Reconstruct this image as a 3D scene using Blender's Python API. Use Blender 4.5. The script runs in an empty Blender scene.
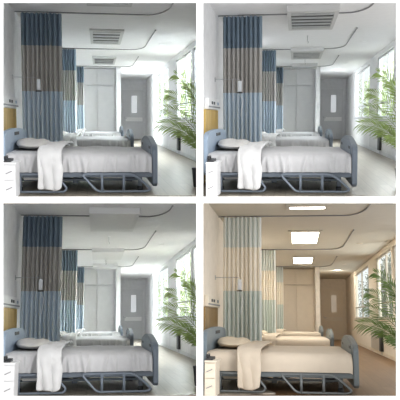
# Four hospital ward bays of the same layout, seen through the four openings of a white wall.
import bpy, bmesh, math, random
from mathutils import Matrix, Vector, noise
C = bpy.context.scene.collection
PI = math.pi
BAY = 3.0            # the rooms are long: metres of depth per design unit of depth
CEIL, FLOOR = 1.963, -1.05   # heights relative to eye height (3 m rooms)
XL, XR, DB = -1.52, 2.42, 12.3
EYE = 8.0

# ------------------------------------------------------------------ materials
def _nt(name):
    m = bpy.data.materials.new(name); m.use_nodes = True
    nt = m.node_tree; return m, nt, nt.nodes['Principled BSDF']
def mat(name, col, rough=.6, var=.05, scale=6, bump=0, bscale=60, metal=0, emit=None, estr=0, stretch=None, sheen=0):
    m, nt, b = _nt(name); N, L = nt.nodes, nt.links
    tc = N.new('ShaderNodeTexCoord'); src = tc.outputs['Object']
    if stretch:
        mp = N.new('ShaderNodeMapping'); mp.inputs['Scale'].default_value = stretch
        L.new(src, mp.inputs['Vector']); src = mp.outputs['Vector']
    n = N.new('ShaderNodeTexNoise'); n.inputs['Scale'].default_value = scale; n.inputs['Detail'].default_value = 3
    L.new(src, n.inputs['Vector'])
    r = N.new('ShaderNodeValToRGB')
    r.color_ramp.elements[0].position = .3; r.color_ramp.elements[1].position = .7
    r.color_ramp.elements[0].color = (*[max(0, c*(1-var)) for c in col], 1)
    r.color_ramp.elements[1].color = (*[min(1, c*(1+var)) for c in col], 1)
    L.new(n.outputs['Fac'], r.inputs['Fac']); L.new(r.outputs['Color'], b.inputs['Base Color'])
    b.inputs['Roughness'].default_value = rough; b.inputs['Metallic'].default_value = metal
    if sheen: b.inputs['Sheen Weight'].default_value = sheen
    if bump:
        n2 = N.new('ShaderNodeTexNoise'); n2.inputs['Scale'].default_value = bscale
        L.new(src, n2.inputs['Vector'])
        bp = N.new('ShaderNodeBump'); bp.inputs['Strength'].default_value = bump; bp.inputs['Distance'].default_value = .01
        L.new(n2.outputs['Fac'], bp.inputs['Height']); L.new(bp.outputs['Normal'], b.inputs['Normal'])
    if emit:
        b.inputs['Emission Color'].default_value = (*emit, 1); b.inputs['Emission Strength'].default_value = estr
    return m
def mat_floor(name, c1, c2, rough=.35):
    m, nt, b = _nt(name); N, L = nt.nodes, nt.links
    tc = N.new('ShaderNodeTexCoord')
    br = N.new('ShaderNodeTexBrick')
    mp = N.new('ShaderNodeMapping'); mp.inputs['Rotation'].default_value = (0, 0, PI/2)
    L.new(tc.outputs['Object'], mp.inputs['Vector']); L.new(mp.outputs['Vector'], br.inputs['Vector'])
    br.inputs['Color1'].default_value = (*c1, 1); br.inputs['Color2'].default_value = (*c2, 1)
    br.inputs['Mortar'].default_value = (*[c*.6 for c in c1], 1); br.inputs['Mortar Size'].default_value = .004
    br.inputs['Scale'].default_value = 1; br.inputs['Brick Width'].default_value = 3.6; br.inputs['Row Height'].default_value = .16
    n = N.new('ShaderNodeTexNoise'); n.inputs['Scale'].default_value = 3; n.inputs['Detail'].default_value = 6
    mp2 = N.new('ShaderNodeMapping'); mp2.inputs['Scale'].default_value = (9, .5, 1)
    L.new(tc.outputs['Object'], mp2.inputs['Vector']); L.new(mp2.outputs['Vector'], n.inputs['Vector'])
    mx = N.new('ShaderNodeMix'); mx.data_type = 'RGBA'; mx.blend_type = 'MULTIPLY'; mx.inputs[0].default_value = .35
    L.new(br.outputs['Color'], mx.inputs[6]); L.new(n.outputs['Fac'], mx.inputs[7])
    L.new(mx.outputs[2], b.inputs['Base Color']); b.inputs['Roughness'].default_value = rough
    return m
def mat_wood(name, c1, c2):
    m, nt, b = _nt(name); N, L = nt.nodes, nt.links
    tc = N.new('ShaderNodeTexCoord'); mp = N.new('ShaderNodeMapping'); mp.inputs['Scale'].default_value = (1, 2.4, .12)
    L.new(tc.outputs['Object'], mp.inputs['Vector'])
    n = N.new('ShaderNodeTexNoise'); n.inputs['Scale'].default_value = 3.2; n.inputs['Detail'].default_value = 5
    L.new(mp.outputs['Vector'], n.inputs['Vector'])
    r = N.new('ShaderNodeValToRGB'); r.color_ramp.elements[0].position = .35; r.color_ramp.elements[1].position = .65
    r.color_ramp.elements[0].color = (*c1, 1); r.color_ramp.elements[1].color = (*c2, 1)
    L.new(n.outputs['Fac'], r.inputs['Fac']); L.new(r.outputs['Color'], b.inputs['Base Color'])
    b.inputs['Roughness'].default_value = .5
    return m
def mat_curtain(name, top, mid, low):
    """woven in three bands: the curtain's origin is the rail, heights below it pick the band"""
    m, nt, b = _nt(name); N, L = nt.nodes, nt.links
    tc = N.new('ShaderNodeTexCoord'); sp = N.new('ShaderNodeSeparateXYZ'); L.new(tc.outputs['Object'], sp.inputs[0])
    def step(z):
        q = N.new('ShaderNodeMath'); q.operation = 'GREATER_THAN'; q.inputs[1].default_value = z
        L.new(sp.outputs['Z'], q.inputs[0]); return q.outputs[0]
    m1 = N.new('ShaderNodeMix'); m1.data_type = 'RGBA'; m1.inputs[6].default_value = (*low, 1); m1.inputs[7].default_value = (*mid, 1)
    L.new(step(.5-CEIL), m1.inputs[0])
    m2 = N.new('ShaderNodeMix'); m2.data_type = 'RGBA'; m2.inputs[7].default_value = (*top, 1)
    L.new(m1.outputs[2], m2.inputs[6]); L.new(step(1.34-CEIL), m2.inputs[0])
    w = N.new('ShaderNodeTexNoise'); w.inputs['Scale'].default_value = 2; mp = N.new('ShaderNodeMapping')
    mp.inputs['Scale'].default_value = (13, 0, .04); L.new(tc.outputs['Object'], mp.inputs['Vector']); L.new(mp.outputs['Vector'], w.inputs['Vector'])
    hs = N.new('ShaderNodeHueSaturation'); ma = N.new('ShaderNodeMath'); ma.operation = 'MULTIPLY_ADD'; ma.inputs[1].default_value = .5; ma.inputs[2].default_value = .80  # upright value noise paints light and dark pleat stripes into the cloth
    L.new(w.outputs['Fac'], ma.inputs[0]); L.new(ma.outputs[0], hs.inputs['Value']); L.new(m2.outputs[2], hs.inputs['Color'])
    L.new(hs.outputs['Color'], b.inputs['Base Color']); b.inputs['Roughness'].default_value = .85
    return m
def mat_glass():
    m = bpy.data.materials.new('window glass'); m.use_nodes = True; nt = m.node_tree; N, L = nt.nodes, nt.links
    N.clear(); o = N.new('ShaderNodeOutputMaterial'); t = N.new('ShaderNodeBsdfTransparent'); t.inputs[0].default_value = (.93, .96, .96, 1)
    g = N.new('ShaderNodeBsdfGlossy'); g.inputs['Roughness'].default_value = .03; mx = N.new('ShaderNodeMixShader')
    mx.inputs[0].default_value = .05
    L.new(t.outputs[0], mx.inputs[1]); L.new(g.outputs[0], mx.inputs[2]); L.new(mx.outputs[0], o.inputs[0])
    return m
GLASS = mat_glass()
def palette(warm):
    p = {}
    if not warm:
        p.update(wall=mat('white wall paint', (.86, .865, .88), .8), ceil=mat('white ceiling paint', (.88, .88, .89), .85, .02),
          back=mat('pale grey wall paint', (.78, .785, .80), .8), floor=mat_floor('greyed oak planks', (.52, .47, .39), (.44, .395, .32)),
          wood=mat_wood('golden oak veneer', (.48, .29, .06), (.76, .53, .15)),
          cur=mat_curtain('banded blue curtain', (.20, .265, .335), (.50, .485, .465), (.58, .675, .76)),
          blue=mat('blue grey bed shell', (.135, .165, .205), .4, .04), head=mat('pale blue head shell', (.33, .42, .54), .4, .04),
          inset=mat('lighter blue grey inset', (.20, .24, .29), .45, .04), rail=mat('blue grey tube', (.15, .18, .22), .35, .04, metal=.2),
          sheet=mat('light grey sheet', (.56, .56, .57), .9, .03, 14, .25, 40, sheen=.2), linen=mat('white cotton', (.70, .70, .70), .9, .02, 10, .35, 30, sheen=.2),
          pillow=mat('off white pillowcase', (.66, .65, .63), .9, .03, 10, .3, 25), furn=mat('white laminate', (.88, .88, .89), .4, .02),
          ward=mat('light grey laminate', (.90, .90, .91), .5, .02), door=mat('grey painted door', (.70, .705, .72), .5, .02),
          doorlight=mat('glowing whitish panel', (.92, .93, .95), .3, .01, emit=(.9, .95, 1), estr=.35),  # door panel glows by emission, light put into the material
          leaf=mat('bright palm green', (.24, .33, .09), .5, .35, 9), outleaf=mat('sunlit foliage', (.36, .44, .24), .8, .3, 5),
          bark=mat('grey bark', (.50, .49, .44), .9, .3, 12))
    else:
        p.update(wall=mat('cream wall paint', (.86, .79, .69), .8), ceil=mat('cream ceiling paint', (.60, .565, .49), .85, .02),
          back=mat('beige wall paint', (.80, .71, .59), .8), floor=mat_floor('warm oak planks', (.30, .17, .075), (.24, .13, .055), .5),
          wood=mat_wood('brown oak veneer', (.18, .10, .025), (.34, .21, .065)),
          cur=mat_curtain('banded sage curtain', (.78, .82, .80), (.95, .90, .81), (.72, .78, .75)),
          blue=mat('slate bed shell', (.135, .16, .17), .4, .04), head=mat('slate head shell', (.16, .21, .25), .4, .04),
          inset=mat('lighter slate inset', (.18, .21, .22), .45, .04), rail=mat('slate tube', (.13, .145, .15), .35, .04, metal=.2),
          sheet=mat('cream sheet', (.64, .555, .45), .9, .02, 10), linen=mat('cream cotton', (.60, .52, .42), .9, .02, 10),
          pillow=mat('cream pillowcase', (.64, .55, .42), .9, .03, 10, .2, 25), furn=mat('cream laminate', (.80, .72, .60), .4, .02),
          ward=mat('beige laminate', (.88, .80, .69), .5, .02), door=mat('tan painted door', (.80, .70, .56), .5, .02),
          doorlight=mat('glowing pale frosted panel', (.75, .68, .58), .3, .01, emit=(.95, .85, .72), estr=.15),  # same added glow for the door panel, weaker and warmer
          leaf=mat('deep palm green', (.10, .17, .03), .5, .35, 9), outleaf=mat('grey green foliage', (.24, .25, .22), .8, .3, 5),
          bark=mat('dark bark', (.20, .19, .18), .9, .3, 12))
    return p
COOL, WARM = palette(False), palette(True)
DARK = mat('near black plastic', (.03, .032, .036), .5)
TRACK = mat('grey aluminium track', (.27, .27, .28), .5, .03)
SLAT = mat('brushed aluminium louvre', (.50, .51, .52), .35, .05, metal=.3)
GAP = mat('dark louvre cavity', (.09, .09, .095), .8)
CHROME = mat('brushed steel', (.55, .56, .58), .3, .05, metal=.8)
WHITE = mat('white display paint', (.97, .97, .97), .8, .01)
CASING = mat('pale grey casing', (.62, .62, .62), .6, .02)
BLANK = mat('blank ceiling panel', (.80, .80, .81), .7, .01)
GLOW = mat('lit diffuser', (1, .98, .93), .5, .0, emit=(1, .95, .86), estr=13)
BAG = mat('clear drip bag', (.80, .84, .88), .2, .03)
FRAMEW = mat('white window frame', (.60, .61, .63), .4, .02)
FRAMEC = mat('cream window frame', (.52, .48, .42), .4, .02)
POTM = mat('dark glazed pot', (.06, .06, .065), .35, .2)
SOIL = mat('potting soil', (.05, .035, .025), .95, .3, 40)
LAMPM = mat('downlight lens', (.25, .25, .26), .4, .05)

# ------------------------------------------------------------------ mesh building (room metres: x right, y deep, z up from eye height)
class MB:
    def __init__(s, org=(0, 0, 0)): s.bm = bmesh.new(); s.o = Vector(org)
    def box(s, x0, x1, d0, d1, z0, z1, bev=0, seg=2):
        r = bmesh.ops.create_cube(s.bm, size=1); vs = r['verts']
        y0, y1 = d0*BAY, d1*BAY
        for v in vs:
            v.co = Vector(((x0+x1)/2+v.co.x*(x1-x0), (y0+y1)/2+v.co.y*(y1-y0), (z0+z1)/2+v.co.z*(z1-z0)))-s.o
        if bev:
            es = list({e for v in vs for e in v.link_edges})
            bmesh.ops.bevel(s.bm, geom=es, offset=bev, segments=seg, affect='EDGES', profile=.5)
        return s
    def tube(s, pts, r, n=8, closed=False, r1=None):
        P = [Vector((x, d*BAY, z))-s.o for x, d, z in pts]; m = len(P); rings = []
        up = None
        for i, p in enumerate(P):
            if closed: t = P[(i+1) % m]-P[i-1]
            else: t = P[min(i+1, m-1)]-P[max(i-1, 0)]
            t.normalize()
            if up is None: up = Vector((0, 0, 1)) if abs(t.z) < .9 else Vector((1, 0, 0))
            a = t.cross(up)
            if a.length < 1e-4: a = t.orthogonal()
            a.normalize(); b = a.cross(t).normalized(); up = b
            rr = r if r1 is None else r+(r1-r)*i/(m-1)
            rings.append([s.bm.verts.new(p+a*rr*math.cos(2*PI*k/n)+b*rr*math.sin(2*PI*k/n)) for k in range(n)])
        for i in range(m if closed else m-1):
            A, B = rings[i], rings[(i+1) % m]
            for k in range(n): s.bm.faces.new((A[k], A[(k+1) % n], B[(k+1) % n], B[k]))
        if not closed: s.bm.faces.new(rings[0][::-1]); s.bm.faces.new(rings[-1])
        return s
    def lathe(s, c, prof, n=20):
        cx, cd, cz = c; o = Vector((cx, cd*BAY, cz))-s.o; rings = []
        for r, z in prof: rings.append([s.bm.verts.new(o+Vector((r*math.cos(2*PI*k/n), r*math.sin(2*PI*k/n), z))) for k in range(n)])
        for A, B in zip(rings, rings[1:]):
            for k in range(n): s.bm.faces.new((A[k], A[(k+1) % n], B[(k+1) % n], B[k]))
        s.bm.faces.new(rings[0][::-1]); s.bm.faces.new(rings[-1]); return s
    def grid(s, nu, nv, fn, caps=False):
        V = [[s.bm.verts.new(Vector(fn(i/nu, j/nv))-s.o) for j in range(nv+1)] for i in range(nu+1)]
        for i in range(nu):
            for j in range(nv): s.bm.faces.new((V[i][j], V[i+1][j], V[i+1][j+1], V[i][j+1]))
        if caps: s.bm.faces.new(V[0]); s.bm.faces.new(V[-1][::-1])
        return s
    def slab(s, outline, x0, x1, bev=0):
        """outline in (depth, z), extruded along x"""
        a = [s.bm.verts.new(Vector((x0, d*BAY, z))-s.o) for d, z in outline]
        b = [s.bm.verts.new(Vector((x1, d*BAY, z))-s.o) for d, z in outline]
        f1 = s.bm.faces.new(a); f2 = s.bm.faces.new(b[::-1]); n = len(a)
        for i in range(n): s.bm.faces.new((a[(i+1) % n], a[i], b[i], b[(i+1) % n]))
        if bev:
            es = list({e for f in (f1, f2) for e in f.edges})
            bmesh.ops.bevel(s.bm, geom=es, offset=bev, segments=2, affect='EDGES', profile=.5)
        return s
    def leaf(s, base, tip, wid, nrm):
        """a pointed blade of real size (points in metres)"""
        B, T = Vector(base)-s.o, Vector(tip)-s.o; ax = (T-B); sd = ax.cross(Vector(nrm))
        if sd.length < 1e-5: sd = ax.orthogonal()
        sd.normalize(); dr = Vector((0, 0, -1))*ax.length*.10
        m1, m2 = B+ax*.35+dr*-.6, B+ax*.7+dr*-.4
        v = [s.bm.verts.new(q) for q in (B, m1+sd*wid, m2+sd*wid*.75, T+dr, m2-sd*wid*.75, m1-sd*wid)]
        s.bm.faces.new(v); return s

class Room:
    """placing things of one room: a rigid pose (rotation + position) in the building"""
    def __init__(s, rows, pal, which, words):
        R = Matrix(rows).to_4x4() if len(rows[0]) == 3 else Matrix((*rows, (0, 0, 0, 1)))
        q = R.to_quaternion().normalized()
        s.M = Matrix.Translation(Vector((R[0][3], R[1][3], R[2][3]+EYE))) @ q.to_matrix().to_4x4()
        s.p = pal; s.k = which; s.w = words
    def link(s, name, mb, m, parent=None, at=None, smooth=False, cut=False, label=None, rot=None):
        me = bpy.data.meshes.new(name); bmesh.ops.recalc_face_normals(mb.bm, faces=mb.bm.faces[:])
        o = bpy.data.objects.new(name, me); C.objects.link(o)
        if parent is None: o.matrix_world = s.M @ Matrix.Translation(mb.o)
        if cut and s.k in (0, 2):     # greenery that grows against the dividing wall ends at it
            W = s.M @ Matrix.Translation(mb.o); inv = W.inverted()
            co = inv @ Vector((-.045, 10, EYE)); no = (inv.to_3x3() @ Vector((1, 0, 0))).normalized()
            bmesh.ops.bisect_plane(mb.bm, geom=mb.bm.verts[:]+mb.bm.edges[:]+mb.bm.faces[:], plane_co=co, plane_no=no, clear_outer=True)
        mb.bm.to_mesh(me); mb.bm.free(); me.materials.append(m)
        if smooth:
            for f in me.polygons: f.use_smooth = True
        if parent is not None: o.parent = parent
        if label: o['label'] = label
        return o
    def thing(s, name, org, label, cat, group=None):
        o = bpy.data.objects.new(name, None); C.objects.link(o); o.empty_display_size = .1
        o.matrix_world = s.M @ Matrix.Translation(Vector(org)); tag(o, label, cat, group); return o
    def struct(s, name, mb, m, label=None, **k):
        o = s.link(name, mb, m, **k); o['kind'] = 'structure'; o['label'] = label or name.replace('_', ' ')+' of the '+s.w
        o['category'] = name.split('_')[0]; return o
def tag(o, label, cat, group=None):
    o['label'] = label; o['category'] = cat
    g = group or GROUPS.get(o.name.split('.')[0])
    if g: o['group'] = g
GROUPS = {'hospital_bed': 'hospital beds standing in a row', 'pillow': 'pillows on the hospital beds', 'folded_blanket': 'blanket strips laid across the beds',
          'bunched_blanket': 'bunched blankets on the farther beds', 'privacy_curtain': 'privacy curtains between the beds', 'curtain_track': 'curved curtain tracks on the ceilings',
          'ceiling_grille': 'flat ceiling grilles', 'ceiling_air_unit': 'boxed ceiling air units', 'ceiling_panel_unit': 'blank ceiling panels', 'ceiling_light': 'glowing ceiling lights',
          'downlight': 'recessed downlights', 'ceiling_hook': 'hanging ceiling hooks', 'tree': 'trees outside the windows', 'potted_palm': 'potted palms by the windows',
          'built_in_wardrobe': 'built in wardrobes', 'bedhead_service_unit': 'bedhead service strips', 'drip_hanger': 'drip hangers', 'drip_bag': 'drip bags',
          'bedside_cabinet': 'bedside cabinets', 'telephone': 'bedside telephones', 'wall_radiator': 'radiators under the windows'}
def V3(x, d, z): return Vector((x, d*BAY, z))

# ------------------------------------------------------------------ beds
def arch(d0, d1, zb, zs, zt, r=.035, n=8):
    """outline (depth, z) of a head or foot shell: straight sides, softly arched top"""
    pts = [(d0+.02, zb), (d0, zb+.04)]
    for i in range(n+1):                       # near corner
        t = i/n; a = PI-t*PI*.38
        pts.append((d0+.12+.12*math.cos(a), zs-.12+.12*math.sin(a)*1.0+.0*t))
    e0 = pts[-1]
    for i in range(1, 9):
        t = i/9; pts.append((e0[0]+(d0+d1-2*e0[0])*t, e0[1]+(zt-e0[1])*math.sin(PI*t)))
    for i in range(n+1):
        t = i/n; a = PI*.38*(1-t)
        pts.append((d1-.12+.12*math.cos(a), zs-.12+.12*math.sin(a)))
    pts += [(d1, zb+.04), (d1-.02, zb)]
    return pts
def make_bed(R, dn, label, detail):
    p = R.p; D = lambda d: dn+(d-3.3)
    org = V3(-.25, D(3.77), FLOOR); root = R.thing('hospital_bed', org, label, 'bed', None)
    mb = lambda: MB(org)
    # head and foot shells
    hd = R.link('headboard', mb().slab(arch(D(3.32), D(4.24), -.80, -.18, -.155), -1.335, -1.275, .012), p['head'], root, smooth=False)
    fb = R.link('footboard', mb().slab(arch(D(3.3), D(4.24), -.95, -.345, -.265), .755, .83, .018), p['blue'], root)
    ins = R.link('inset_panel', mb().slab([(D(d), z) for d, z in ((3.40, -.78), (3.40, -.42), (3.46, -.365), (3.6, -.325), (3.94, -.325), (4.08, -.365), (4.14, -.42), (4.14, -.78))], .748, .757, 0), p['inset'], fb)
    for a, b in ((3.43, 3.53), (4.0, 4.1)):
        R.link('grip_slot', mb().box(.743, .7485, D(a), D(b), -.435, -.395, .002), DARK, fb)
    R.link('grip_slot', mb().box(-1.276, -1.268, D(3.70), D(3.90), -.262, -.212, .003), DARK, hd)
    # mattress: rounded slab, sheet tucked round it, light vertical creases on the near side
    amp = .0 if R.k == 3 else (1.0 if detail else .35)
    rnd = random.Random(3+int(dn*7)); cre = [(rnd.uniform(-1.1, .7), rnd.uniform(.012, .03), rnd.uniform(.4, 1), rnd.uniform(-.25, .25)) for _ in range(26)]
    zt, zb, rr = -.487, -.745, .055
    def sec(v):
        L1, L2 = zt-zb, (4.24-3.3)*BAY; tot = 2*L1+L2; q = v*tot
        y0, y1 = D(3.3)*BAY, D(4.24)*BAY
        if q < L1: y, z = y0, zb+q
        elif q < L1+L2: y, z = y0+q-L1, zt
        else: y, z = y1, zt-(q-L1-L2)
        # rounding
        dy = min(y-y0, y1-y); dz = zt-z
        if dy < rr*2 and dz < rr*2:
            k = (1-dy/(rr*2))*(1-dz/(rr*2)); s_ = rr*.6*k
            y += s_ if y-y0 < y1-y else -s_; z -= s_
        return y, z
    def mfn(u, v):
        x = -1.27+2.015*u; y, z = sec(v); n = noise.noise(Vector((x*2.2, y*.9, z*2+dn)))
        side = max(0, min(1, (zt+.03-z)/.08)) if y < D(3.77)*BAY else 0
        if amp:
            for cx, w, a, sl in cre:
                q = (x-cx-sl*(z-zt))/w
                if abs(q) < 2.5: y -= side*amp*.045*a*math.exp(-q*q)
            z += (1-side)*.012*n+(1-side)*.006*noise.noise(Vector((x*9, y*2.5, 1)))
        e = max(0, (u-.975)/.025); z -= .02*e*e
        return (x, y, z)
    R.link('mattress', mb().grid(150, 70, mfn, True), p['sheet'], root, smooth=True)
    fr = mb().box(-1.27, .755, D(3.31), D(3.34), -.82, -.748, .008).box(-1.27, .755, D(4.2), D(4.23), -.82, -.748, .008)
    fr.box(-1.25, .74, D(3.33), D(4.21), -.775, -.748)
    R.link('bed_frame', fr, p['blue'], root)
    if detail:
        for x in (-1.12, .60):
            for d in (3.42, 4.12):
                lg = R.link('leg', mb().box(x-.03, x+.03, D(d), D(d)+.02, -.98, -.80, .006), p['rail'], root)
                R.link('caster', mb().lathe((x, D(d)+.01, FLOOR), [(.0, .0), (.03, 0), (.042, .02), (.042, .06), (.02, .085), (0, .085)], 12), DARK, lg, smooth=True)
        mech = mb()
        mech.tube([(-.9, D(3.6), -.80), (-.35, D(3.6), -.93), (.2, D(3.6), -.80)], .018).tube([(-.9, D(3.9), -.80), (-.35, D(3.9), -.93), (.2, D(3.9), -.80)], .018)
        mech.box(-1.1, .6, D(3.44), D(3.47), -.90, -.87, .004).box(-1.1, .6, D(4.10), D(4.13), -.90, -.87, .004).box(-.38, -.3, D(3.5), D(4.0), -.95, -.89, .01)
        R.link('lifting_frame', mech, p['rail'], root)
        R.link('motor', mb().box(.38, .50, D(3.50), D(3.58), -.93, -.80, .012).tube([(.44, D(3.54), -.84), (.05, D(3.56), -.80)], .02), DARK, root)
        R.link('tray_slide', mb().tube([(-1.05, D(3.4), -.855), (-.78, D(3.36), -.84)], .022), p['furn'], root)
    else:
        for x in (-1.12, .60):
            for d in (3.42, 4.12):
                R.link('leg', mb().box(x-.03, x+.03, D(d), D(d)+.02, FLOOR, -.80, .006), p['rail'], root)
    # lowered side rails on the near side
    dr = D(3.255); r = .0165
    def rnded(pts, rad=.05, n=5):
        out = []; m = len(pts)
        for i, c in enumerate(pts):
            c = Vector(c); a = (Vector(pts[i-1])-c); b = (Vector(pts[(i+1) % m])-c)
            ra = min(rad, a.length*.45, b.length*.45); a = c+a.normalized()*ra; b = c+b.normalized()*ra
            for k in range(n+1):
                t = k/n; q = a*(1-t)**2+c*2*t*(1-t)+b*t*t; out.append((q.x, dr, q.y))
        return out
    z1, z2 = -.765, -1.005
    r1 = mb().tube(rnded([(-1.115, z1), (-.60, z1), (-.55, z1-.05), (-.435, -.955), (-.47, z2), (-1.115, z2)], .07), r, 8, True)
    r1.tube([(-1.06, dr, z1), (-1.06, dr, z2)], r*.9).tube([(-.80, dr, z1), (-.80, dr, z2)], r*.8)
    R.link('side_rail', r1, p['rail'], root, smooth=True)
    r2 = mb().tube(rnded([(-.235, z1), (-.02, z2), (.665, z2), (.72, -.975), (.60, -.86), (.46, z1)], .06), r, 8, True)
    r2.tube([(.045, dr, z1), (.045, dr, z2)], r*1.15).tube([(.345, dr, z1), (.345, dr, z2)], r*1.15)
    R.link('side_rail', r2, p['rail'], root, smooth=True)
    # brackets tying rails to the frame
    R.link('rail_bracket', mb().box(-1.08, -1.04, D(3.25), D(3.32), -.80, -.775, .003).box(.02, .07, D(3.25), D(3.32), -.80, -.775, .003).box(.32, .37, D(3.25), D(3.32), -.80, -.775, .003), p['rail'], root)
    return root
def make_pillow(R, dn, label):
    D = lambda d: dn+(d-3.3); org = V3(-1.02, D(3.80), -.487)
    def fn(u, v):
        a = (u-.5)*2; th = v*2*PI
        cx, cy = -1.015, D(3.82)*BAY
        # flattened cushion: u around x, v around the section
        hw, hd, hh = .262, .80, .082
        w = (1-abs(a)**3.2)**.55 if abs(a) < 1 else 0
        x = cx+a*hw*(1+.03*math.cos(th)); c, s_ = math.cos(th), math.sin(th)
        y = cy+hd*w*math.copysign(abs(c)**.75, c)
        z = -.487+hh*.88+hh*w*math.copysign(abs(s_)**.9, s_)*(1.15 if s_ > 0 else .85)*(1-.45*abs(c)**3)
        z += -.012*math.exp(-((a-.1)/.25)**2)*max(0, s_)
        z += .010*noise.noise(Vector((x*9, y*3, 2+R.k*0)))*max(0, s_)+(.05*(-a) if a < 0 else 0)*.5
        return (x, y, max(z, -.484))
    o = R.link('pillow', MB(org).grid(36, 40, fn), R.p['pillow'], smooth=True)
    w = o.modifiers.new('weld', 'WELD'); w.merge_threshold = .002
    tag(o, label, 'pillow'); return o
def make_blanket(R, dn, label, seed):
    """duvet folded into a strip, laid across the bed and hanging over its near side"""
    D = lambda d: dn+(d-3.3); org = V3(-.66, D(3.7), -.48)
    ru = 0.35 if R.k == 3 else 1.0
    y1 = D(4.22)*BAY; yn = D(3.3)*BAY-.10; top = -.455
    Lt = y1-yn; Lh = .50; tot = Lt+Lh
    def mid(u, v):
        q = v*tot; w0, w1 = -.835, -.50
        if q < Lt:
            t = q/Lt; y = y1-q; z = top+.05*ru*math.sin(PI*t)*(.3+u*.7); x0, x1 = w0+.06*(1-t), w1+.06*(1-t)
            k = max(0, 1-(y-yn)/.10); z -= .035*k*k
        else:
            h = q-Lt; t = h/Lh; y = yn-.045-.02*math.sin(t*3); z = top-.035-h; x0, x1 = w0-.0+.025*t, w1-.035*t+.015*math.sin(PI*t)
            bot = 1-.10*((u-.5)*2)**2; z = top-.035-h*bot-.02*ru*math.sin(u*7+seed)*t
        x = x0+(x1-x0)*u
        nz = noise.noise(Vector((x*6, y*2.2, z*4+seed)))
        n2 = noise.noise(Vector((x*16+z*7, y*4, z*9+seed*2)))
        if q < Lt: z += ru*(.026*nz+.014*n2)+.012
        else:
            y -= ru*(.075*nz+.04*n2+.03*math.sin(u*15+z*6))*min(1, t*4+.3)
            y -= .0
        return Vector((x, y, z))
    o = R.link('folded_blanket', MB(org).grid(34, 90, lambda u, v: mid(u, v)), R.p['linen'], smooth=True)
    s = o.modifiers.new('thickness', 'SOLIDIFY'); s.thickness = .035; s.offset = 1
    sb = o.modifiers.new('soft', 'SUBSURF'); sb.levels = 1; sb.render_levels = 1
    tag(o, label, 'blanket'); return o
def make_crumple(R, dn, label, seed):
    """loose bunched end of a blanket lying on top of the folded one"""
    D = lambda d: dn+(d-3.3); c = V3(-.93, D(3.75), -.44); org = (c.x, c.y, -.47)
    def fn(u, v):
        th, ph = u*2*PI, v*PI; d = Vector((math.cos(th)*math.sin(ph), math.sin(th)*math.sin(ph), math.cos(ph)))
        n = 1+.35*noise.noise(d*2.1+Vector((seed, 0, 0)))+.12*noise.noise(d*6+Vector((seed, 0, 0)))
        return (c.x+d.x*.09*n, c.y+d.y*.75*n, max(c.z+.02+d.z*.085*n, -.487))
    o = R.link('bunched_blanket', MB(org).grid(36, 24, fn), R.p['linen'], smooth=True)
    w = o.modifiers.new('weld', 'WELD'); w.merge_threshold = .002
    tag(o, label, 'blanket')

# ------------------------------------------------------------------ curtains and tracks
def make_curtain(R, d, x0, x1, folds, label, seed):
    org = V3((x0+x1)/2, d, CEIL); rnd = random.Random(seed)
    ph = [rnd.uniform(-.5, .5) for _ in range(folds+2)]; am = [rnd.uniform(.7, 1.25) for _ in range(folds+2)]
    def fn(u, v):
        f = u*folds; i = int(f); t = f-i; p = ph[i]*(1-t)+ph[i+1]*t; a = am[i]*(1-t)+am[i+1]*t
        s_ = math.sin(2*PI*f+p); x = x0+(x1-x0)*u
        y = d*BAY+.05-.16*a*abs(math.sin(PI*f+p*.5))**.7*(.8+.2*v)
        return (x, y, CEIL-.035-(CEIL+.80-.035)*v)
    root = R.thing('privacy_curtain', org, label, 'curtain')
    cl = R.link('cloth', MB(org).grid(folds*14, 26, fn), R.p['cur'], root, smooth=True)
    m = MB(org)
    for i in range(folds+1):
        x = x0+(x1-x0)*(i+.25)/(folds+.5); m.box(x-.005, x+.005, d-.002, d+.002, CEIL-.05, CEIL-.018)
    R.link('glider_hooks', m, CHROME, root)
def make_track(R, d, label):
    org = V3(XL, d, CEIL); pts = [(XL+.005, d, CEIL-.012), (.9, d, CEIL-.012)]
    for i in range(1, 11):
        a = i/10*PI/2; pts.append((.9+.37*math.sin(a), d-.36*(1-math.cos(a)), CEIL-.012))
    pts.append((1.27, d-1.55 if d > 5 else (3.9 if R.k < 2 else 4.08), CEIL-.012))
    root = R.thing('curtain_track', org, label, 'curtain track')
    m = MB(org).tube(pts, .013, 6)
    R.link('rail', m, TRACK, root)
    e = MB(org); x, dd, z = pts[-1]; e.box(x-.015, x+.015, dd-.006, dd+.002, z-.012, z+.011, .002)
    R.link('end_stop', e, TRACK, root)

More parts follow.
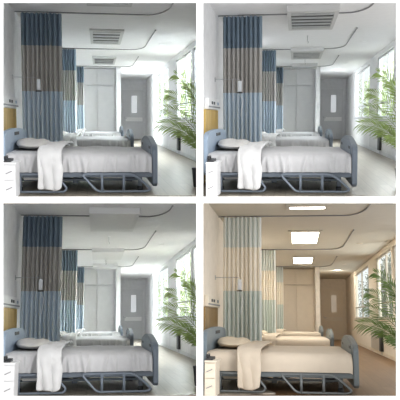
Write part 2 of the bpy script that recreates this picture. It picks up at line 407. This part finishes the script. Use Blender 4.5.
# ------------------------------------------------------------------ ceiling fixtures
def make_fixture(R, kind, d0, d1, x0, x1, zb, label):
    org = V3((x0+x1)/2, (d0+d1)/2, CEIL)
    nm, cat = {'grille': ('ceiling_grille', 'ceiling grille'), 'box': ('ceiling_air_unit', 'air conditioner'),
               'blank': ('ceiling_panel_unit', 'ceiling panel'), 'light': ('ceiling_light', 'ceiling light')}[kind]
    root = R.thing(nm, org, label, cat); mb = lambda: MB(org)
    b = .07; bd = .09
    body = CASING if kind in ('grille', 'box') else (BLANK if kind == 'blank' else R.p['ceil'])
    f = mb()
    f.box(x0, x1, d0, d0+bd, zb, CEIL-.001, .006).box(x0, x1, d1-bd, d1, zb, CEIL-.001, .006)
    f.box(x0, x0+b, d0+bd, d1-bd, zb, CEIL-.001).box(x1-b, x1, d0+bd, d1-bd, zb, CEIL-.001)
    R.link('casing' if kind != 'light' else 'frame', f, body, root)
    a0, a1, e0, e1 = x0+b, x1-b, d0+bd, d1-bd
    if kind == 'light':
        R.link('diffuser', mb().box(a0, a1, e0, e1, zb+.006, zb+.03), GLOW, root)
    elif kind == 'blank':
        R.link('panel', mb().box(a0, a1, e0, e1, zb+.004, zb+.03), BLANK, root)
    else:
        R.link('cavity', mb().box(a0, a1, e0, e1, CEIL-.02 if zb > 1.9 else zb+.05, CEIL-.002 if zb > 1.9 else zb+.07), GAP, root)
        n = 5 if kind == 'box' else 4
        for i in range(n):
            c = e0+(e1-e0)*(i+.5)/n; w = (e1-e0)/n*.25
            m = mb().box(a0, a1, c-w, c+w, zb+.004, zb+.014, .002)
            R.link('louvre_blade', m, SLAT, root)

# ------------------------------------------------------------------ plant
def make_plant(R, label):
    d0 = 3.62; px = lambda x, y, d=d0: Vector(((x-98)/241*d, d*BAY, (118-y)/241*d))
    base = px(200.5 if R.k in (0, 2) else 202, 182, d0); org = Vector((base.x, base.y, FLOOR)); root = R.thing('potted_palm', org, label, 'plant')
    pot = MB(org).lathe((base.x, d0, FLOOR), [(0, 0), (.068, 0), (.075, .02), (.095, .26), (.102, .28), (.102, .30), (.088, .30), (.085, .27), (0, .27)], 24)
    po = R.link('pot', pot, POTM, root, smooth=False, cut=True)
    R.link('soil', MB(org).lathe((base.x, d0, FLOOR+.272), [(0, 0), (.085, 0), (.085, .006), (0, .008)], 18), SOIL, po, cut=True)
    rnd = random.Random(11)
    crown = Vector((base.x+.03, base.y, FLOOR+.30))
    #  each frond: end of the bare stalk, control point, tip (picture the palm leaning to the bed), depth lean
    F = [((203, 122), (195, 79), (178, 73), .0), ((204, 128), (186, 95), (168, 93), -.25), ((204, 138), (188, 113), (169, 107), .2),
         ((204, 143), (184, 124), (161, 123), -.1), ((204, 150), (195, 136), (178, 126), .25), ((204, 112), (200, 92), (192, 82), .3),
         ((204, 152), (199, 142), (188, 134), -.3)]
    for i, (a, c, t, lean) in enumerate(F):
        A = px(*a); Cc = px(*c)+Vector((0, lean*.5, 0)); T = px(*t)+Vector((0, lean, 0))
        N = 16; P = []
        for k in range(N+1):
            s_ = k/N; P.append(A*(1-s_)**2+Cc*2*s_*(1-s_)+T*s_*s_)
        st = MB(org); mid = (crown+A)/2+Vector((.03, 0, 0))
        path = [crown, mid]+P
        st.tube([(q.x, q.y/BAY, q.z) for q in path], .008, 5, r1=.002)
        fr = R.link('frond', st, R.p['leaf'], root, smooth=True, cut=True)
        lf = MB(org)
        for k in range(1, N+1):
            for sgn in (-1, 1):
                q = P[k]; tg = (P[min(k+1, N)]-P[max(k-1, 0)]).normalized(); s_ = k/N
                ln = (.27*math.sin(PI*(.20+.66*s_))+.02)*rnd.uniform(.8, 1.1)
                pr = Vector((-tg.z, 0, tg.x))*sgn
                dr = (tg*1.0+pr*.62+Vector((0, rnd.uniform(-.35, .35), 0))).normalized(); tip = q+dr*ln+Vector((0, 0, -.22*ln))
                lf.leaf(q, tip, .009, Vector((rnd.uniform(-.3, .3), -1, rnd.uniform(-.2, .5))))
        R.link('leaflets', lf, R.p['leaf'], fr, cut=True)
    return root

# ------------------------------------------------------------------ the rooms
POSES = [
 [[0.9904, -0.13803, 0.00724, -0.04873], [0.13797, 0.98414, -0.11148, 0.31456], [0.00826, 0.11141, 0.99374, 0.02786]],
 [[0.99123, 0.13196, -0.00652, 0.05491], [-0.13186, 0.98498, -0.1115, 0.32643], [-0.00829, 0.11138, 0.99374, 0.02803]],
 [[0.99018, -0.1396, -0.00745, -0.02386], [0.13897, 0.97713, 0.16093, 0.43485], [-0.01518, -0.16039, 0.98694, -0.04997]],
 [[0.99112, 0.13267, 0.00865, 0.04072], [-0.13234, 0.97819, 0.16012, 0.39754], [0.01278, -0.15984, 0.98706, -0.0562]]]
WORDS = ['upper left ward', 'upper right ward', 'lower left ward', 'cream lower right ward']
FIX = ['grille', 'box', 'blank', 'light']
FIXSAY = ['flat white ceiling grille with metal louvres', 'deep boxed ceiling air unit with slanting louvres',
          'blank white boxed panel hanging under the ceiling', 'glowing square ceiling light panel']
ORD = ['nearest', 'middle', 'farthest']
def build_room(k):
    warm = k == 3; R = Room(POSES[k], WARM if warm else COOL, k, WORDS[k]); p = R.p; W = WORDS[k]
    tone = 'cream' if warm else 'white'
    # --- shell
    O = (0, 20, FLOOR)
    R.struct('floor', MB(V3(0, 8, FLOOR)).box(XL, XR, 3.2, DB, FLOOR-.1, FLOOR), p['floor'], 'plank floor of the '+W)
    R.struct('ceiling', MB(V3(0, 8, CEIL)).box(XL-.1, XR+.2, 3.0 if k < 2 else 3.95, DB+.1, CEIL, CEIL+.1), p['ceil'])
    R.struct('wall_left', MB(V3(XL, 8, 0)).box(XL-.1, XL, 3.45 if k in (0, 2) else 3.8, DB, FLOOR-.1, CEIL), p['wall'])
    R.struct('wall_back', MB(V3(0, DB, 0)).box(XL, XR, DB, DB+.06, FLOOR, CEIL), p['back'])
    # right wall with three window openings
    wz0, wz1 = 0.0, 1.82; wins = [(8.33, 10.41), (6.27, 7.52), (5.2, 6.15)]
    m = MB(V3(XR, 8, 0)); xa, xb = XR, XR+.14
    m.box(xa, xb, 5.2, DB, FLOOR-.1, wz0).box(xa, xb, 5.2, DB, wz1, CEIL)
    edges = [DB]+[e for a, b in wins for e in (b, a)]
    for i in range(0, len(edges)-1, 2): m.box(xa, xb, edges[i+1], edges[i], wz0, wz1)
    R.struct('wall_right', m, p['wall'])
    FM = FRAMEC if warm else FRAMEW
    for i, (a, b) in enumerate(wins):
        org = V3(XR+.05, (a+b)/2, wz0); x0, x1 = XR+.03, XR+.08
        f = MB(org); t = .035
        f.box(x0, x1, a, a+t, wz0, wz1).box(x0, x1, b-t, b, wz0, wz1).box(x0, x1, a, b, wz0, wz0+.05).box(x0, x1, a, b, wz1-.05, wz1)
        c = (a+b)/2 if i == 0 else a+(b-a)*.38
        f.box(x0, x1, c-t*.6, c+t*.6, wz0, wz1)
        f.box(x0, x1, a, b, .42, .46)
        w = R.struct('window_%d' % (i+1), f, FM, ['far', 'middle', 'near'][i]+' window in the right wall of the '+W)
        R.link('pane', MB(org).box(XR+.05, XR+.055, a+t, b-t, wz0+.05, wz1-.05), GLASS, w)
        R.link('sill', MB(org).box(XR-.03, XR+.1, a-.02, b+.02, wz0-.035, wz0+.001, .004), FM, w)
    R.struct('baseboard_right', MB(V3(XR, 8, FLOOR)).box(XR-.02, XR-.001, 5.3, DB, FLOOR, FLOOR+.09, .003), p['back'])
    R.struct('baseboard_back', MB(V3(0, DB, FLOOR)).box(1.1, XR-.02, DB-.012, DB, FLOOR, FLOOR+.09, .003), p['back'])
    R.struct('trim_1', MB(V3(XL, 4, -.4)).box(XL+.001, XL+.03, 3.46 if k in (0, 2) else 3.82, 4.46, FLOOR, .165, .004), p['wood'], 'wood wainscot behind the nearest bed of the '+W)
    # --- pier beside the wardrobe
    R.struct('trim_2', MB(V3(.75, 10, FLOOR)).box(.69, .86, 9.30, DB, FLOOR, CEIL), p['wall'], 'narrow white pier right of the wardrobe in the '+W)
    R.struct('trim_3', MB(V3(-1.1, 9.6, FLOOR)).box(XL, -.752, 9.62, 9.7, FLOOR, CEIL), p['wall'], 'short wall left of the wardrobe in the '+W)
    # --- back door
    org = V3(1.75, DB, FLOOR); zt = 1.44
    f = MB(org).box(1.13, 1.19, DB-.03, DB, FLOOR, zt+.06, .004).box(2.27, 2.33, DB-.03, DB, FLOOR, zt+.06, .004).box(1.19, 2.27, DB-.03, DB, zt, zt+.06, .004)
    dr = R.struct('door_%d' % (k+1), f, p['back'], 'door with a narrow glass panel in the back wall of the '+W)
    R.link('door_leaf', MB(org).box(1.19, 2.27, DB-.02, DB-.001, FLOOR+.01, zt), p['door'], dr)
    R.link('vision_panel', MB(org).box(1.68, 1.93, DB-.026, DB-.02, .30, 1.14, .003), p['doorlight'], dr)
    R.link('push_plate', MB(org).box(1.36, 2.22, DB-.03, DB-.02, -.14, .06, .003), WHITE if not warm else p['furn'], dr)
    R.link('door_handle', MB(org).tube([(1.30, DB-.04, .10), (1.30, DB-.04, .02), (1.42, DB-.04, .02)], .016), CHROME, dr)
    # --- wardrobe
    org = V3(0, 10.5, FLOOR); wd = R.thing('built_in_wardrobe', org, 'tall %s built in wardrobe between curtain and pier in the %s' % ('beige' if warm else 'light grey', W), 'wardrobe')
    R.link('cabinet_body', MB(org).box(-.75, .685, 9.62, 10.9, FLOOR, CEIL-.005), p['ward'], wd)
    xs = [-.745, -.05, .62]
    for i in (0, 1):
        for z0, z1 in ((FLOOR+.08, 1.28), (1.30, CEIL-.03)):
            dl = R.link('cabinet_door', MB(org).box(xs[i]+.011, xs[i+1]-.011, 9.590, 9.618, z0+.011, z1-.011, .005), p['ward'], wd)
            hx = xs[1]-.05 if i == 0 else xs[1]+.05; zz = -.02 if z1 < 1.5 else 1.40
            R.link('knob', MB(org).tube([(hx, 9.597, zz), (hx, 9.597, zz+.10)], .008, 6), CHROME, dl)
    # --- bed head service unit on the left wall
    a = 3.50 if k in (0, 2) else 3.86
    org = V3(XL, 4, .24); hu = R.thing('bedhead_service_unit', org, '%s bedhead service strip above the wood panel in the %s' % (tone, W), 'wall unit')
    R.link('housing', MB(org).box(XL+.001, XL+.07, a, 4.45, .17, .36, .012), p['furn'], hu)
    R.link('cover_strip', MB(org).box(XL+.07, XL+.078, a, 4.44, .20, .225, .002), TRACK, hu)
    for d in (4.0, 4.1, 4.3):
        R.link('socket', MB(org).box(XL+.07, XL+.082, d, d+.045, .255, .305, .004), p['head'] if d > 4.2 else DARK, hu)
    # --- tracks and curtains
    for i, d in enumerate((4.55, 6.89, 9.23)):
        make_track(R, d, '%s curved grey curtain track on the ceiling of the %s' % (ORD[i], W))
    tn = 'sage and beige' if warm else 'blue and taupe'
    dx = (.012, 0, -.045, 0)[k]
    make_curtain(R, 4.55, -1.42+dx, -.675+dx, 9, 'nearest wide %s privacy curtain in the %s' % (tn, W), 1)
    make_curtain(R, 6.89, -1.06, -.612, 6, 'middle %s privacy curtain in the %s' % (tn, W), 2)
    make_curtain(R, 9.23, -.80, -.535, 4, 'farthest narrow %s privacy curtain in the %s' % (tn, W), 3)
    # --- beds with bedding
    for i, dn in enumerate((3.3, 5.64, 7.98)):
        make_bed(R, dn, '%s hospital bed with %s frame in the %s' % (ORD[i], 'slate' if warm else 'blue grey', W), i == 0)
        make_pillow(R, dn, 'plump %s pillow at the head of the %s bed in the %s' % (tone, ORD[i], W))
        make_blanket(R, dn, '%s %s blanket strip laid across the %s bed in the %s' % ('neatly folded' if warm else 'rumpled', tone, ORD[i], W), 1.7+i)
        if i: make_crumple(R, dn, 'bunched %s blanket beside the pillow of the %s bed, %s' % (tone, ORD[i], W), 3.1*i)
    # --- ceiling fixtures
    if k in (0, 3): L = [(3.30 if k == 0 else 4.06, 4.19 if k == 0 else 4.32), (5.35, 6.37), (7.75, 8.78)]; x0, x1, zb = -.18, .585, 1.925
    else: L = [(4.2, 5.12), (6.76, 7.68), (8.72, 9.2)]; x0, x1, zb = -.20, .71, 1.85
    if k == 3: zb = 1.94
    for i, (a, b) in enumerate(L):
        make_fixture(R, FIX[k], a, b, x0, x1, zb, '%s %s in the %s' % (ORD[i], FIXSAY[k], W))
    # --- downlights
    for i, (x, d) in enumerate(((1.66, 6.35), (1.71, 8.84))):
        org = V3(x, d, CEIL); dl = R.thing('downlight', org, '%s round recessed downlight by the windows in the %s' % (['nearer', 'farther'][i], W), 'downlight')
        R.link('bezel', MB(org).lathe((x, d, CEIL-.012), [(.055, 0), (.075, .002), (.08, .012), (.04, .012)], 20), p['furn'], dl)
        R.link('lens', MB(org).lathe((x, d, CEIL-.009), [(0, 0), (.054, 0), (.054, .008), (0, .008)], 20), LAMPM if not warm else GLOW, dl)
    if k in (1, 2):
        for i, (x, d) in enumerate(((.227, 5.77), (.24, 8.05))):
            org = V3(x, d, CEIL); hk = R.thing('ceiling_hook', org, '%s small hanging drip hook under the ceiling of the %s' % (['nearer', 'farther'][i], W), 'hook')
            R.link('stem', MB(org).tube([(x, d, CEIL), (x, d, CEIL-.15)], .006, 6), TRACK, hk)
            R.link('hook_end', MB(org).tube([(x+.02*math.cos(a), d, CEIL-.165+.02*math.sin(a)) for a in [PI/2-j*PI/5 for j in range(7)]], .005, 6), TRACK, hk)
            R.link('ceiling_plate', MB(org).lathe((x, d, CEIL-.01), [(0, 0), (.03, 0), (.03, .01), (0, .01)], 14), p['furn'], hk)
    # --- drip arm with bag and holder before the nearest curtain
    d = 4.38; org = V3(XL, d, .73); arm = R.thing('drip_hanger', org, 'thin wall arm above the drip bag in the '+W, 'drip hanger')
    R.link('bar', MB(org).tube([(XL+.013, d, .73), (-1.07, d, .73), (-1.055, d, .715)], .006, 6), CHROME, arm)
    R.link('drop_rod', MB(org).tube([(-1.19, d, .73), (-1.19, d, .33)], .005, 6), CHROME, arm)
    R.link('wall_plate', MB(org).box(XL+.001, XL+.012, d-.015, d+.015, .69, .77, .003), CHROME, arm)
    org = V3(-1.06, d, .7); bag = R.thing('drip_bag', org, 'pale drip bag before the nearest curtain in the '+W, 'drip bag')
    R.link('pouch', MB(org).box(-1.095, -1.025, d-.012, d+.004, .50, .70, .015), BAG, bag)
    R.link('clip', MB(org).box(-1.11, -1.01, d-.018, d+.006, .475, .495, .004), DARK, bag)
    R.link('tube', MB(org).tube([(-1.06, d, .475), (-1.04, d, .40), (-1.0, d, .36), (-1.01, d, .25), (-1.04, d, .05)], .006, 6), BAG, bag)
    # --- bedside cabinet with telephone
    xa = -1.45 if k in (0, 2) else -1.195; xb = -1.045; da, db = 3.03, 3.2
    org = V3((xa+xb)/2, 3.1, FLOOR); cb = R.thing('bedside_cabinet', org, '%s bedside cabinet at the head of the nearest bed in the %s' % (tone, W), 'cabinet')
    R.link('carcass', MB(org).box(xa, xb-.006, da+.006, db, FLOOR+.03, -.585, .004), p['furn'], cb)
    R.link('worktop', MB(org).box(xa, xb+.006, da-.004, db+.006, -.585, -.56, .006), p['furn'], cb)
    for j, (z0, z1) in enumerate(((-.78, -.60), (-1.0, -.79))):
        dw = R.link('drawer', MB(org).box(xa+.004, xb-.012, da-.001, da+.005, z0, z1, .004), p['furn'], cb)
        c = xb-.08
        R.link('drawer_handle', MB(org).tube([(c-.04, da-.008, (z0+z1)/2-.012), (c+.035, da-.008, (z0+z1)/2+.022)], .006, 6), TRACK, dw)
    for x in (xa+.03, xb-.03):
        R.link('caster', MB(org).lathe((x, da+.03, FLOOR), [(0, 0), (.018, 0), (.018, .03), (0, .03)], 10), DARK, cb)
    xt = -1.165 if k in (1, 3) else -1.18
    org = V3(xt, 3.12, -.56); ph = R.thing('telephone', org, 'dark desk telephone on the bedside cabinet in the '+W, 'telephone')
    R.link('base', MB(org).slab([(3.06, -.56), (3.17, -.56), (3.17, -.525), (3.06, -.543)], xt-.025, xt+.065, .004), DARK, ph)
    R.link('handset', MB(org).box(xt-.028, xt+.0, 3.08, 3.16, -.505, -.487, .006).box(xt-.028, xt, 3.08, 3.095, -.535, -.50, .005).box(xt-.028, xt, 3.145, 3.16, -.535, -.50, .005), DARK, ph)
    # --- radiator under the middle window
    org = V3(XR, 7.5, -.95); rd = R.thing('wall_radiator', org, 'slim %s radiator under the middle window in the %s' % (tone, W), 'radiator')
    R.link('panel', MB(org).box(XR-.07, XR-.015, 7.16, 8.0, -.93, -.36, .008), FM, rd)
    R.link('end_grille', MB(org).box(XR-.085, XR-.01, 7.02, 7.155, -.93, -.36, .004), DARK, rd)
    R.link('valve', MB(org).tube([(XR-.05, 7.05, -.93), (XR-.05, 7.05, -1.02)], .012, 6), CHROME, rd)
    make_plant(R, 'potted palm with %s fronds by the window in the %s' % ('deep green' if warm else 'bright green', W))
    # --- trees outside
    rnd = random.Random(5+k)
    spots = [(3.25, 26, .75), (3.75, 33, .9), (3.9, 41, 1.1)] + ([(3.5, 29.5, .8), (3.2, 23, .5)] if warm else [(3.15, 22.5, .45)])
    for i, (x, y, rad) in enumerate(spots):
        org = Vector((x, y, FLOOR)); t = R.thing('tree', org, '%s tree outside the %s, %s' % ('dark leafy' if warm else 'sunlit leafy', W, ['second nearest', 'middle of the row', 'deepest of the row', 'third nearest', 'nearest of all'][i if warm or i < 3 else 4]), 'tree')
        tk = MB(org); tk.tube([(x, y/BAY, FLOOR-.5), (x+.05, y/BAY, .2), (x-.04, y/BAY, 1.0), (x+.03, y/BAY, 2.2)], .09 if warm else .055, 8, r1=.03)
        for j in range(9):
            z = rnd.uniform(-.1, 1.5); a = rnd.uniform(0, 2*PI); l = rad*rnd.uniform(.5, .9)
            tk.tube([(x, y/BAY, z), (x+math.cos(a)*l*.5, (y+math.sin(a)*l)/BAY, z+.3), (x+math.cos(a)*l*.8, (y+math.sin(a)*l*1.6)/BAY, z+.65)], .02, 5, r1=.006)
        R.link('trunk', tk, p['bark'], t, smooth=True)
        lf = MB(org)
        for j in range(2600 if warm else 1500):
            a = rnd.uniform(0, 2*PI); rr = rad*math.sqrt(rnd.random()); z = rnd.uniform(-.5, 2.1)
            q = Vector((x+math.cos(a)*rr*.75, y+math.sin(a)*rr*2.2, z))
            if noise.noise(q*1.7+Vector((k, i, 0))) < -.02: continue
            d_ = Vector((rnd.gauss(0, 1), rnd.gauss(0, 1), rnd.gauss(0, 1)-.4)).normalized()
            lf.leaf(q, q+d_*rnd.uniform(.08, .15), .03, Vector((rnd.gauss(0, 1), rnd.gauss(0, 1), rnd.gauss(0, 1))))
        R.link('foliage', lf, p['outleaf'], t)
    return R
ROOMS = [build_room(k) for k in range(4)]

# ------------------------------------------------------------------ the white wall with four openings and the dividing walls
F = 723.0; YB = 8.3
def plain(name, bm, m, label):
    me = bpy.data.meshes.new(name); bm.to_mesh(me); bm.free(); me.materials.append(m)
    o = bpy.data.objects.new(name, me); C.objects.link(o); o['kind'] = 'structure'; o['label'] = label; o['category'] = 'wall'; return o
def wbox(bm, x0, x1, y0, y1, z0, z1):
    r = bmesh.ops.create_cube(bm, size=1)
    for v in r['verts']: v.co = Vector(((x0+x1)/2+v.co.x*(x1-x0), (y0+y1)/2+v.co.y*(y1-y0), EYE+(z0+z1)/2+v.co.z*(z1-z0)))
s = YB/F; bm = bmesh.new()
xs = [-6, -197.2*s, -3.6*s, 3.2*s, 196.6*s, 6]; zs = [-8, -196.6*s, -3.2*s, 3.4*s, 197.6*s, 6]
for i in range(5):
    for j in range(5):
        if i in (1, 3) and j in (1, 3): continue
        wbox(bm, xs[i], xs[i+1], YB, YB+.03, zs[j], zs[j+1])
bmesh.ops.remove_doubles(bm, verts=bm.verts[:], dist=1e-4)
plain('wall_front', bm, WHITE, 'white wall with four square openings in front of the four wards')
bm = bmesh.new(); wbox(bm, -.036, .036, YB+.03, 17.2, -8, 6)
plain('wall_divider', bm, WHITE, 'upright white wall dividing the left wards from the right wards')
bm = bmesh.new(); wbox(bm, -6, -.036, YB+.03, 12.2, -.034, .034); wbox(bm, .036, 6, YB+.03, 12.2, -.034, .034)
plain('wall_between_floors', bm, WHITE, 'level white slab dividing the upper wards from the lower wards')

# ------------------------------------------------------------------ light and camera
w = bpy.data.worlds.new('overcast sky'); bpy.context.scene.world = w; w.use_nodes = True
bg = w.node_tree.nodes['Background']; bg.inputs[0].default_value = (1, 1, 1, 1); bg.inputs[1].default_value = 1.15
def lamp(R, name, kind, loc, energy, col, size=1, sy=None, rot=None):
    l = bpy.data.lights.new(name, kind); l.energy = energy; l.color = col
    if kind == 'AREA':
        l.shape = 'RECTANGLE'; l.size = size; l.size_y = sy or size
    else: l.shadow_soft_size = size
    o = bpy.data.objects.new(name, l); C.objects.link(o)
    o.matrix_world = R.M @ Matrix.Translation(V3(*loc)) @ (Matrix.Rotation(rot[1], 4, rot[0]) @ Matrix.Rotation(PI/2, 4, 'Z') if rot else Matrix.Identity(4)); return o
for k, R in enumerate(ROOMS):
    g = 1.75 if k in (0, 2) else .98
    l = lamp(R, 'back_wall_fill', 'SPOT', (1.62, 9.9, 1.90), 90 if k < 3 else 190, (1, 1, 1) if k < 3 else (1, .9, .76), .02)  # added spot without a fitting, brightens the back wall and door
    l.data.spot_size = 2.0; l.data.spot_blend = 1
    l.rotation_mode = 'QUATERNION'; l.matrix_world = R.M @ Matrix.Translation(V3(1.62, 9.9, 1.9)) @ (V3(1.62, 12.3, .1)-V3(1.62, 9.9, 1.9)).to_track_quat('-Z', 'Y').to_matrix().to_4x4()
    if k < 3:
        lamp(R, 'daylight', 'AREA', (4.9, 10.2, 3.6), 2800*g, (.97, .985, 1), 15, 3.6, ('Y', PI/2-.35))
        lamp(R, 'daylight', 'AREA', (3.35, 6.75, 3.1), 950*g, (.98, .99, 1), 5.5, 2.7, ('Y', PI/2-.35))
    else:
        lamp(R, 'daylight', 'AREA', (4.7, 11.3, 1.4), 750, (1, .95, .88), 20, 4.2, ('Y', PI/2))
        lamp(R, 'daylight', 'AREA', (3.15, 6.75, 1.3), 190, (1, .95, .88), 5.5, 3.6, ('Y', PI/2))

def studio(name, loc, aim, energy, size):
    l = bpy.data.lights.new(name, 'AREA'); l.energy = energy; l.size = size; l.color = (1, .985, .97)
    o = bpy.data.objects.new(name, l); C.objects.link(o); o.location = loc
    o.rotation_euler = (Vector(aim)-Vector(loc)).to_track_quat('-Z', 'Y').to_euler()
studio('added_front_fill', (5.5, 0, EYE+2.5), (0, 14, EYE), 700, 2.5)  # added lamp with no real source, fills the wards through the openings
cam = bpy.data.cameras.new('camera'); cam.sensor_width = 36; cam.lens = F/400*36; cam.clip_start = .1; cam.clip_end = 300
co = bpy.data.objects.new('camera', cam); C.objects.link(co); co.location = (0, 0, EYE); co.rotation_euler = (PI/2, 0, 0)
S = bpy.context.scene; S.camera = co
S.view_settings.view_transform = 'Standard'; S.view_settings.look = 'None'
S.cycles.max_bounces = 10; S.cycles.diffuse_bounces = 6; S.cycles.transparent_max_bounces = 12
